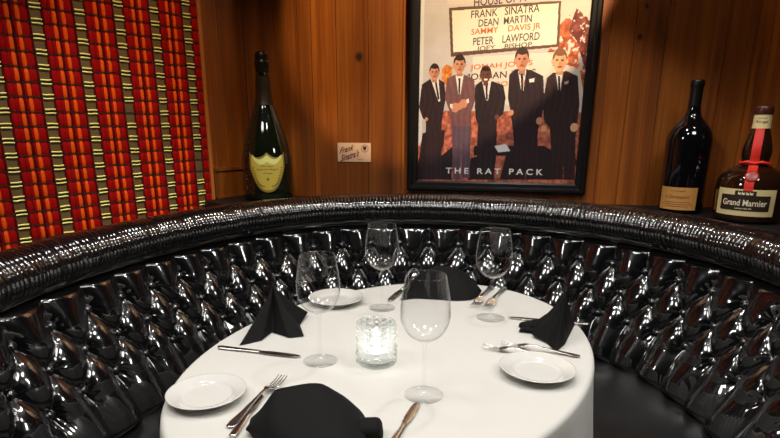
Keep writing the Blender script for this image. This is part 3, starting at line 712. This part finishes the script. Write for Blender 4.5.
# orange liqueur bottle
k = 0.379 / 312.0
gl_ = Vector((1.262, 1.885, LZ)); gm = empty('liqueur_bottle', 'squat round liqueur bottle with red ribbon and black and cream label on the right ledge', 'bottle', gl_, -math.atan2(gl_.x, gl_.y) - 0.02)
pr = [(0, 4), (64, 0), (78, 4), (83, 14), (85, 45), (86, 80), (84, 105), (77, 124), (62, 138), (44, 149), (34, 160), (33, 170), (35, 182), (34.5, 200), (30, 220), (25, 238), (21, 254), (20, 290)]
pr = [(r * k, z * k) for r, z in smoothprof(pr, 130)]
v, f = lathe(pr, 80); link('body', v, f, mat('brown_bottle_glass', (0.020, 0.007, 0.003), 0.06, Coat_Weight=0.8, Coat_Roughness=0.03), gm); Rg = rad_at(pr[8:])
fp = smoothprof([(21.5, 288), (23, 290), (23, 303), (20, 310), (12, 312), (0, 312)], 30); v, f = lathe([(r * k, z * k) for r, z in fp], 40); link('cap', v, f, mat('brown_cap', srgb(66, 26, 20), 0.35), gm)
cream = mat('cream_label', srgb(222, 200, 146), 0.55); ribm = mat('red_ribbon', srgb(214, 40, 26), 0.45); blk = mat('label_black', srgb(44, 30, 18), 0.5); wht = mat('label_white', srgb(238, 222, 190), 0.55)
v, f = patch(lambda u, v_: ((u - .5) * 2 * PI * 21.5 * k, (252 + 36 * v_) * k), 60, 8); v, f = wrap(v, f, Rg, 0, 0, .0012); nlb = link('neck_label', v, f, cream, gm)
parts_ = []
for s_, w_, h_, cy in (("Cordon", 22, 4, 279), ("Rouge", 30, 8, 269)):
    v, f = textmesh(s_, 1, .2); parts_.append((fit(v, w_ * k, h_ * k, 0, cy * k), f))
v, f = merge(*parts_); v, f = wrap(v, f, Rg, 0, 0, .0018); link('neck_lettering', v, f, blk, nlb, smooth=False)
v, f = patch(lambda u, v_: ((u - .5) * (22 if v_ > .5 else 22) * k, (70 + 184 * v_) * k), 8, 60); v, f = wrap(v, f, Rg, 0, -0.03, .0012); link('ribbon', v, f, ribm, gm)
tp = [(Rg(160 * k) + 0.003) * 1.0 for _ in range(1)][0]
v, f = tube([(tp * math.sin(q), -tp * math.cos(q), (160 + 1.5 * math.sin(3 * q)) * k) for q in np.linspace(0, 2 * PI, 48, endpoint=False)], 3.4 * k, 8, True)
bow = [tube([(0, -tp - .002, 160 * k), (sd * 16 * k, -tp - .004, 164 * k), (sd * 30 * k, -tp * .86, 161 * k), (sd * 37 * k, -tp * .7, 154 * k)], [3 * k, 4.5 * k, 4 * k, 2.2 * k], 8) for sd in (-1, 1)]
link('ribbon_bow', *merge((v, f), *bow), ribm, gm)
sv_, sf_ = lathe([(0, 0.003), (13 * k, 0.003), (16 * k, 0.0015), (17 * k, 0)], 30)
zs = 128 * k; rs = Rg(zs); a_n2 = -0.02
nrm_v = Vector((0, -0.85, 0.5)).normalized(); mt = Matrix.Translation((0, -rs - 0.001, zs)) @ nrm_v.to_track_quat('Z', 'Y').to_matrix().to_4x4()
o = link('wax_seal', [mt @ Vector(tuple(p)) for p in sv_], sf_, mat('red_wax', srgb(150, 34, 16), 0.35), gm)
LG = -0.08
v, f = patch(rect(150 * k, 22 * k, 94 * k), 50, 6); v, f = wrap(v, f, Rg, 0, LG, .0012); lb = link('label', v, f, cream, gm)
v, f = patch(rect(122 * k, 36 * k, 78 * k), 50, 6); v, f = wrap(v, f, Rg, 0, LG, .0018); link('label_panel', v, f, blk, lb)
v, f = patch(rect(50 * k, 76 * k, 90 * k), 16, 4); v, f = wrap(v, f, Rg, 0, LG, .0019); link('label_panel', v, f, blk, lb)
parts_ = []
for s_, w_, h_, cy in (("Grand Marnier", 108, 17, 58), ("LIQUEUR", 40, 4, 42)):
    v, f = textmesh(s_, 1, 0, bold=0.02); parts_.append((fit(v, w_ * k, h_ * k, 0, cy * k), f))
for x_ in (-14, -5, 5, 14):
    parts_.append(([((x_ - 4) * k, 80 * k, 0), ((x_ + 3) * k, 79 * k, 0), ((x_ + 4) * k, 86 * k, 0), ((x_) * k, 84 * k, 0), ((x_ - 3) * k, 88 * k, 0)], [(0, 1, 2, 3, 4)]))
v, f = merge(*parts_); v, f = wrap(v, f, Rg, 0, LG, .0024); link('lettering', v, f, wht, lb, smooth=False)

# ------------------------------------------------------------------ table
TC = Vector((0.052, 1.254)); TA, TB, TP = 0.612, 0.438, 1.026
tbl = empty('dining_table', 'oval pedestal dining table under the white tablecloth inside the booth', 'table', (TC.x, TC.y, 0), TP)
def oval(r, z, n=96, sc=1.0): return [((TA + r) * math.cos(q) * sc, (TB + r) * math.sin(q) * sc, z) for q in np.linspace(0, 2 * PI, n, endpoint=False)]
V = oval(-0.012, 0.716) + oval(-0.006, 0.730) + oval(-0.012, 0.7465); n = 96
F2 = gridfaces(3, 96, closev=True).tolist() + [list(range(96))[::-1], list(range(192, 288))]
link('tabletop', V, F2, M['darkwood'], tbl, smooth=False)
v, f = lathe([(0, 0.02), (0.05, 0.02), (0.05, 0.05), (0.04, 0.08), (0.04, 0.66), (0.10, 0.70), (0.18, 0.715), (0, 0.715)], 32); link('column', v, f, M['frame'], tbl)
v, f = lathe([(0, 0.0), (0.24, 0.0), (0.24, 0.012), (0.06, 0.035), (0, 0.035)], 40); link('foot', v, f, M['frame'], tbl)
# cloth: top disc with rounded edge and a hanging skirt
nq = 420; radial = []
rows_ = [(s_, 0, 0) for s_ in np.linspace(0, 0.965, 26)]
q = np.linspace(0, 2 * PI, nq, endpoint=False)
V = []
def edge(qv): return np.stack([TA * np.cos(qv), TB * np.sin(qv)], -1)
E0 = edge(q); nrmE = np.stack([np.cos(q) / TA, np.sin(q) / TB], -1); nrmE /= np.linalg.norm(nrmE, axis=1)[:, None]
per_ = np.r_[0, np.cumsum(np.linalg.norm(np.diff(E0, axis=0), axis=1))]
rings = []
for s_ in np.linspace(0.02, 1.0, 30):
    rings.append(np.c_[E0 * (1 - 0.0) * s_ - nrmE * 0.012 * s_, np.full(nq, 0.750)])
for a in np.linspace(0.2, 1.0, 6):
    t = a * PI / 2
    rings.append(np.c_[E0 - nrmE * 0.012 + nrmE * 0.012 * math.sin(t), np.full(nq, 0.750 - 0.012 * (1 - math.cos(t)))])
wv = np.sin(per_ * 2 * PI / 0.27 + 1.2 * np.sin(per_ * 3.1)) * 0.6 + np.sin(per_ * 2 * PI / 0.16 + 2) * 0.3
for dz in np.linspace(0.01, 0.26, 26):
    am = 0.020 * (dz / 0.26) ** 1.1
    rings.append(np.c_[E0 + nrmE * (0.001 + am * wv[:, None] + 0.006 * dz / 0.26), np.full(nq, 0.738 - dz + 0.006 * wv * dz / 0.26)])
R_ = np.array(rings)
ca, sa = math.cos(TP), math.sin(TP); X = R_[..., 0] * ca - R_[..., 1] * sa; Y = R_[..., 0] * sa + R_[..., 1] * ca
Zc = R_[..., 2] + np.where(R_[..., 2] > 0.7499, 0.0006 * np.sin(X * 19 + 2 * np.sin(Y * 7)) * 0, 0)
V = np.stack([X, Y, Zc], -1).reshape(-1, 3); nR = len(rings)
fc = gridfaces(nR, nq, closev=True).tolist(); V = V.tolist() + [[0, 0, 0.750]]; c0 = len(V) - 1
fc += [[c0, i, (i + 1) % nq] for i in range(nq)]
clo = link('tablecloth', V, fc, M['cloth'], loc=(TC.x, TC.y, 0)); tag(clo, 'white tablecloth draped over the oval dining table', 'tablecloth')
TZ = 0.7503

# wine glasses
def wine_glass(px, py, label):
    p = tab(px, py); g = empty('wine_glass', label, 'glass', (p.x, p.y, TZ), 0, None)
    if not hasattr(wine_glass, 'm'):
        foot = [(0, 0.0004), (0.039, 0.0004), (0.0395, 0.0012), (0.037, 0.0022), (0.020, 0.0036), (0.009, 0.0065), (0.0048, 0.012)]
        stem = smoothprof([(0.0048, 0.012), (0.0036, 0.03), (0.0033, 0.06), (0.0034, 0.095), (0.0048, 0.110), (0.009, 0.1175)], 30)
        bo = smoothprof([(0.004, 0.1165), (0.012, 0.1185), (0.028, 0.127), (0.041, 0.143), (0.0480, 0.163), (0.0488, 0.182), (0.0465, 0.208), (0.0425, 0.232), (0.0392, 0.2500)], 60)
        rim = [(0.0390, 0.2508), (0.0384, 0.2503)]
        bi = [(max(r - 0.0011, 0), z + (0.0015 if z < 0.13 else 0)) for r, z in reversed(bo)] + [(0, 0.1185)]
        wine_glass.m = [lathe(foot, 64), lathe(stem, 24), lathe(bo + rim + bi, 72)]
    for nm, (v, f) in zip(('foot', 'stem', 'bowl'), wine_glass.m): link(nm, v, f, M['glass'], g)
    return g
wine_glass(423.5, 395, 'empty wine glass nearest the camera, right of the candle holder')
wine_glass(320.5, 361, 'empty wine glass left of the candle holder, beside the pointed black napkin')
wine_glass(382, 308, 'empty wine glass behind the candle holder, near the far plate')
wine_glass(490.5, 318, 'empty wine glass at the far right, in front of the upright fork tines')

# plates
plp = smoothprof([(0, 0.004), (0.045, 0.004), (0.052, 0.0055), (0.060, 0.010), (0.078, 0.0165), (0.0835, 0.019), (0.0842, 0.0200), (0.0830, 0.0208), (0.075, 0.0185), (0.060, 0.0130), (0.053, 0.0088), (0.048, 0.0075), (0, 0.0072)], 90)
plp = [(0, 0.0003), (0.050, 0.0003), (0.052, 0.0050)] + plp[20:]
def plate(px, py, label, sc=1.0):
    p = tab(px, py, 0.765); v, f = lathe([(r * sc, z * sc) for r, z in plp], 96)
    return tag(link('bread_plate', v, f, M['china'], loc=(p.x, p.y, TZ)), label, 'plate')
plate(206.5, 392, 'round white bread plate at the left edge of the table', 0.92)
plate(537, 368, 'round white bread plate at the right, in front of two forks', 0.96)
plate(336, 298, 'round white bread plate at the far left behind a wine glass')
# clear saucers
sm = thin_glass('clear_saucer', (0.93, 0.94, 0.93), (0.5, 0.52, 0.5))

# ------------------------------------------------------------------ candle holder
cp_ = tab(376.5, 362); hold = empty('candle_holder', 'glowing cut crystal candle holder in the middle of the table', 'candle holder', (cp_.x, cp_.y, TZ))
nq_, nz2 = 168, 90; q = np.linspace(0, 2 * PI, nq_, endpoint=False); zz2 = np.linspace(0.0, 0.098, nz2); qq, z3 = np.meshgrid(q, zz2, indexing='ij')
rowi = np.floor(z3 / 0.0123); fz = z3 / 0.0123 - rowi; fq = (qq / (2 * PI) * 14 + 0.5 * (rowi % 2) * 0) % 1
jit = np.random.default_rng(5).random((14, 9))
J = jit[(np.floor(qq / (2 * PI) * 14).astype(int)) % 14, np.clip(rowi.astype(int), 0, 8)]
bmp = np.minimum(1, 3.2 * np.minimum(fz, 1 - fz)) * np.minimum(1, 3.2 * np.minimum(fq, 1 - fq))
Ro = 0.0415 + 0.0050 * bmp * (0.5 + J) + 0.0015 * (fq - .5) * (J - .5) * 4
Ro = np.where((z3 < 0.002) | (z3 > 0.096), 0.0425, Ro)
V = np.stack([Ro * np.cos(qq), Ro * np.sin(qq), z3 + 0.0003], -1).reshape(-1, 3)
link('cut_wall', V, gridfaces(nq_, nz2, closeu=True), M['crystal'], hold, smooth=False)
v, f = lathe([(0.0425, 0.0983), (0.0385, 0.0983), (0.0365, 0.095), (0.0360, 0.012), (0, 0.010), (0, 0.0004), (0.0425, 0.0004)], 56); link('inner_cup', v, f, M['crystal'], hold)
can = empty('tealight_candle', 'small lit tealight burning inside the crystal candle holder', 'candle', (cp_.x, cp_.y, TZ + 0.0125))
v, f = lathe([(0, 0), (0.019, 0), (0.0195, 0.015), (0.019, 0.015), (0.0185, 0.002), (0, 0.002)], 32); link('cup', v, f, M['steel'], can)
v, f = lathe([(0, 0.013), (0.0183, 0.013), (0.0183, 0.003), (0, 0.003)], 32); link('wax', v, f, M['wax'], can)
v, f = tube([(0, 0, 0.012), (0.0005, 0, 0.019)], 0.0008, 6); link('wick', v, f, M['black'], can)
fm = bpy.data.materials.new('candle_flame'); fm.use_nodes = True; fm.node_tree.nodes.clear()
em = nd(fm, 'ShaderNodeEmission'); em.inputs[0].default_value = (1, 0.93, 0.8, 1); em.inputs[1].default_value = 28; oo = nd(fm, 'ShaderNodeOutputMaterial'); fm.node_tree.links.new(em.outputs[0], oo.inputs[0])
v, f = lathe(smoothprof([(0, 0.018), (0.0042, 0.022), (0.0052, 0.028), (0.0035, 0.038), (0, 0.050)], 20), 16); link('flame', v, f, fm, can)
lp = bpy.data.lights.new('flame_light', 'POINT'); lp.energy = 0.22; lp.color = (1, 0.95, 0.86); lp.shadow_soft_size = 0.006
lo = bpy.data.objects.new('flame_light', lp); C.objects.link(lo); lo.location = (cp_.x, cp_.y, TZ + 0.062)

# ------------------------------------------------------------------ cutlery
def strip(sec, thick=0.0022, n=9):
    """sec: list of (x along, half width, z) -> rounded flat bar"""
    V = []
    for x, w_, z in sec:
        for i in range(n * 2):
            t = 2 * PI * i / (2 * n); V.append((x, w_ * math.cos(t), z + thick / 2 * math.sin(t)))
    fc = gridfaces(len(sec), 2 * n, closev=True).tolist() + [list(range(2 * n)), [(len(sec) - 1) * 2 * n + i for i in range(2 * n)][::-1]]
    return V, fc
def interp(pts, n): 
    p = smoothprof([(a[0] + 1, a[1]) for a in pts], n)
    return p
def fork_parts():
    L_ = 0.19
    hs = []
    for t in np.linspace(0, 1, 34):
        x = 0.135 * t; w_ = np.interp(t, [0, 0.03, 0.12, 0.35, 0.7, 0.92, 1], [0.004, 0.0085, 0.0098, 0.0062, 0.0032, 0.0038, 0.0075]); z = np.interp(t, [0, .1, .4, .8, 1], [0.003, 0.0035, 0.008, 0.014, 0.0135])
        hs.append((x, w_, z))
    neck = strip(hs, 0.0030)
    head = strip([(0.133 + 0.022 * t, np.interp(t, [0, .4, 1], [0.0072, 0.0118, 0.0122]), 0.0135 - 0.007 * t) for t in np.linspace(0, 1, 8)], 0.0020)
    tines = []
    for i in range(4):
        y0 = -0.0095 + i * 0.00633
        sec = [(0.154 + 0.042 * t, 0.0019 * (1 - 0.5 * t), 0) for t in np.linspace(0, 1, 9)]
        v, f = strip(sec, 0.0019, 4); v = [(x, y + y0, z + 0.0067 - 0.0045 * ((x - .154) / .042) + 0.009 * ((x - .154) / .042) ** 2) for x, y, z in v]
        tines.append((v, f))
    return neck, head, tines
FK = fork_parts()
def place(o_root, tip, end, L_, z=TZ, z_tip=0.0, roll=0):
    a = Vector(end); b = Vector(tip); d = (b - a); yaw = math.atan2(d.y, d.x)
    o_root.location = (a.x, a.y, z); o_root.rotation_euler = (roll, -z_tip, yaw); s_ = d.xy.length / L_
    o_root.scale = (s_, min(max(s_, 0.9), 1.15), min(max(s_, 0.9), 1.1))
def fork(tip, end, label, z=TZ, pitch=0, flip=False):
    r = empty('fork', label, 'fork'); place(r, tip, end, 0.196, z, pitch)
    link('handle', *FK[0], M['steel'], r); hd = link('head', *FK[1], M['steel'], r)
    for t_ in FK[2]: link('tine', *t_, M['steel'], hd)
    if flip:
        r.rotation_euler = (PI, 0, r.rotation_euler.z); r.location.z = z + 0.016
    return r
def knife(tip, end, label, z=TZ, roll=0):
    r = empty('table_knife', label, 'knife'); place(r, tip, end, 0.225, z, 0)
    hs = [(0.115 * t, np.interp(t, [0, .04, .2, .8, 1], [0.004, 0.008, 0.0088, 0.0062, 0.0065]), 0.0045) for t in np.linspace(0, 1, 24)]
    link('handle', *strip(hs, 0.0065), M['steel'], r)
    bs = [(0.114 + 0.111 * t, np.interp(t, [0, .06, .3, .8, .93, 1], [0.0055, 0.0075, 0.0098, 0.0088, 0.0062, 0.001]), 0.0045) for t in np.linspace(0, 1, 30)]
    link('blade', *strip(bs, 0.0016), M['steel'], r)
    return r
fork(tab(283, 376, 0.76), tab(229, 429), 'fork beside the front black napkin, its tines pointing to the candle holder')
knife(tab(262, 396), tab(232, 439), 'knife with its handle beside the front fork and its blade under the black napkin')
knife(tab(418, 404), tab(388, 452), 'table knife in front of the nearest wine glass, cut by the lower edge')
knife(tab(301, 358), tab(218.5, 348.5), 'table knife lying below the pointed black napkin on the left')
fork(tab(483, 346, 0.757), tab(563, 361), 'fork with open tines behind the right plate, the left of two')
fork(tab(502, 343, 0.757), tab(580, 357.5), 'fork whose handle passes under the right black napkin to the plate edge')
knife(tab(508, 318.5), tab(589, 325.5), 'table knife behind the black napkin on the right')
fork(tab(474, 307, 0.756), tab(492, 287), 'fork beside the far black napkin, the left of the two tine ends')
fork(tab(485.5, 309.5, 0.756), tab(505, 288), 'fork behind the far right wine glass, the right of the two tine ends')
knife(tab(389, 302), tab(414, 281), 'table knife beside the far wine glass, left of the far napkin')
knife(tab(437, 298.5), tab(470, 288), 'knife tip showing in front of the far black napkin')

# ------------------------------------------------------------------ napkins
def tent(name, apex, ring, label, sag=0.012, layers=True):
    """folded cloth standing as a peak: ring = list of ground points (x,y,z) round the apex, ridges and valleys alternate"""
    A = Vector(apex); base = Vector((A.x, A.y, TZ)); n = len(ring); rr = []
    for i in range(n):
        a = Vector(ring[i]); b = Vector(ring[(i + 1) % n])
        for t in np.linspace(0, 1, 8, endpoint=False):
            rr.append(a.lerp(b, t))
    m_ = 22; V = []
    for j, p in enumerate(rr):
        for i in range(m_):
            t = i / (m_ - 1); q_ = A.lerp(p, t)
            q_.z = A.z + (p.z - A.z) * (t ** 0.92)
            nn = noise.noise(Vector((q_.x * 26, q_.y * 26, q_.z * 18))) * 0.006 * math.sin(PI * min(t * 1.1, 1))
            dr = Vector((p.x - A.x, p.y - A.y, 0)); dr = dr.normalized() if dr.length > 1e-6 else dr
            q_ += dr * (nn - sag * math.sin(PI * t) * 0.6)
            V.append(q_ - base)
    o = link(name, V, gridfaces(len(rr), m_, closeu=True), M['napkin'], loc=base)
    return tag(o, label, 'napkin')
def g(px, py, z=0.0): p = tab(px, py, 0.7528 + z); return (p.x, p.y, p.z)
def up(px, py, ref):   # a point above the table at the same forward distance as ref
    y = ref[1]; r = ray(px, py); t = y / r.y; return (r.x * t, y, CAMZ + r.z * t)
# left napkin
La = up(273, 284, (0, 1.40)); 
tent('napkin', La, [g(239.5, 345), g(262, 340), g(272, 332), g(289, 337.5), g(304, 336), g(300, 325), g(308, 312, 0.012), g(292, 308), g(274, 300), g(262, 310), g(256, 322), g(244, 338)],
     'black cloth napkin folded to an upright point on the left side of the table')
Ra = up(566.5, 291, (0, 1.30))
rn = tent('napkin', Ra, [g(533, 335, .006), g(547, 343), g(556, 352), g(565, 344), g(570, 334), g(575, 324), g(566, 316), g(552, 312), g(540, 318), g(531, 324)],
     'black cloth napkin folded to an upright point on the right behind the plate')
def joinmesh(o, v, f):
    b = o.location; bm = bmesh.new(); bm.from_mesh(o.data); vs = [bm.verts.new(Vector(p) - b) for p in v]
    for q_ in f: bm.faces.new([vs[i] for i in q_]).smooth = True
    bm.to_mesh(o.data); bm.free()
# front napkin: fan-folded mound with a flat cuff at its right
def mound(name, ridge, front, back, c, label, tail=None):
    """loft between a front hem on the table, a ridge line, and a back hem"""
    n = 46
    def res(pts):
        p = [Vector(q_) for q_ in pts]; d = [0]
        for a, b in zip(p[:-1], p[1:]): d.append(d[-1] + (b - a).length)
        out = []
        for s_ in np.linspace(0, d[-1], n):
            i = min(max(int(np.searchsorted(d, s_, side='right')) - 1, 0), len(p) - 2); t = (s_ - d[i]) / max(d[i + 1] - d[i], 1e-6); out.append(p[i].lerp(p[i + 1], t))
        for _ in range(2): out = [out[0]] + [(out[i - 1] + out[i] * 2 + out[i + 1]) / 4 for i in range(1, n - 1)] + [out[-1]]
        return out
    Fr, Rd, Bk = res(front), res(ridge), res(back); V = []; m_ = 17
    for i in range(n):
        for j in range(m_):
            t = j / (m_ - 1); p = Fr[i].lerp(Rd[i], t); bul = math.sin(PI * t) * 0.016
            nn = noise.noise(Vector((p.x * 22, p.y * 22, p.z * 22))) * 0.007 * math.sin(PI * t)
            V.append(p + Vector((0, -bul + nn, bul * 0.5)))
        for j in range(1, m_):
            t = j / (m_ - 1); p = Rd[i].lerp(Bk[i], t); bul = math.sin(PI * t) * 0.008
            V.append(p + Vector((0, bul, bul)))
    parts_ = [([v_ for v_ in V], gridfaces(n, 2 * m_ - 1).tolist())]
    if tail: parts_ += tail
    base = Vector((c[0], c[1], TZ)); v, f = merge(*parts_)
    o = link(name, [Vector(p) - base for p in v], f, M['napkin'], loc=base); return tag(o, label, 'napkin')
def cuff(p0, p1, w_, h_, n=20, curl=0.6):
    a, b = Vector(p0), Vector(p1); V = []; d = (b - a).normalized(); s_ = Vector((-d.y, d.x, 0))
    for i in range(n):
        c_ = a.lerp(b, i / (n - 1))
        for j in range(14):
            t = 2 * PI * j / 14
            e = (1 - abs(2 * i / (n - 1) - 1) ** 5) ** 0.5 * 0.95 + 0.05
            wz = 0.003 * math.sin(c_.x * 60 + c_.y * 45) * e
            V.append(c_ + s_ * (w_ * math.cos(t) * (0.6 + 0.4 * e) + wz) + Vector((0, 0, h_ * (1 + math.sin(t)) * e)))
    return V, gridfaces(n, 14, closev=True).tolist() + [list(range(14)), [(n - 1) * 14 + j for j in range(14)][::-1]]
joinmesh(rn, *cuff(g(521, 328), g(552, 324), 0.020, 0.008))
joinmesh(rn, *cuff(g(519, 331), g(545, 334), 0.010, 0.006))
fy = 0.90
mound('napkin', [up(249, 424, (0, .87)), up(266, 402, (0, .88)), up(275, 389, (0, .89)), up(308, 383, (0, fy)), up(322, 383, (0, fy)), up(346, 397, (0, fy)), up(362, 413, (0, .89)), up(369, 430, (0, .87))],
      [g(248, 431), g(262, 452), g(290, 474), g(320, 480), g(350, 476), g(368, 460), g(371, 438)], [g(252, 424), g(268, 418), g(285, 416), g(310, 414), g(330, 414), g(350, 418), g(362, 424), g(369, 430)],
      (-0.1, 0.88), 'rounded black cloth napkin with a loose end, nearest the camera', [cuff(g(355, 436), g(383, 437), 0.024, 0.017)])
fb = 1.74
mound('napkin', [up(402, 296, (0, 1.68)), up(412, 280, (0, fb)), up(425, 270, (0, fb)), up(440, 265.5, (0, fb)), up(455, 267, (0, fb)), up(468, 274, (0, fb)), up(476, 283, (0, 1.70)), up(480, 290, (0, 1.66))],
      [g(400, 300), g(415, 298), g(435, 299), g(455, 300.5), g(470, 300), g(478, 297), g(481, 292)], [g(404, 293), g(415, 290), g(430, 288.5), g(445, 288), g(460, 288.5), g(472, 290), g(480, 291.5)],
      (0.16, 1.68), 'wide folded black cloth napkin at the far side of the table', [cuff(g(443, 294, .002), g(474, 293, .002), 0.026, 0.013), cuff(g(454, 290, .002), g(477, 290, .002), 0.016, 0.019)])
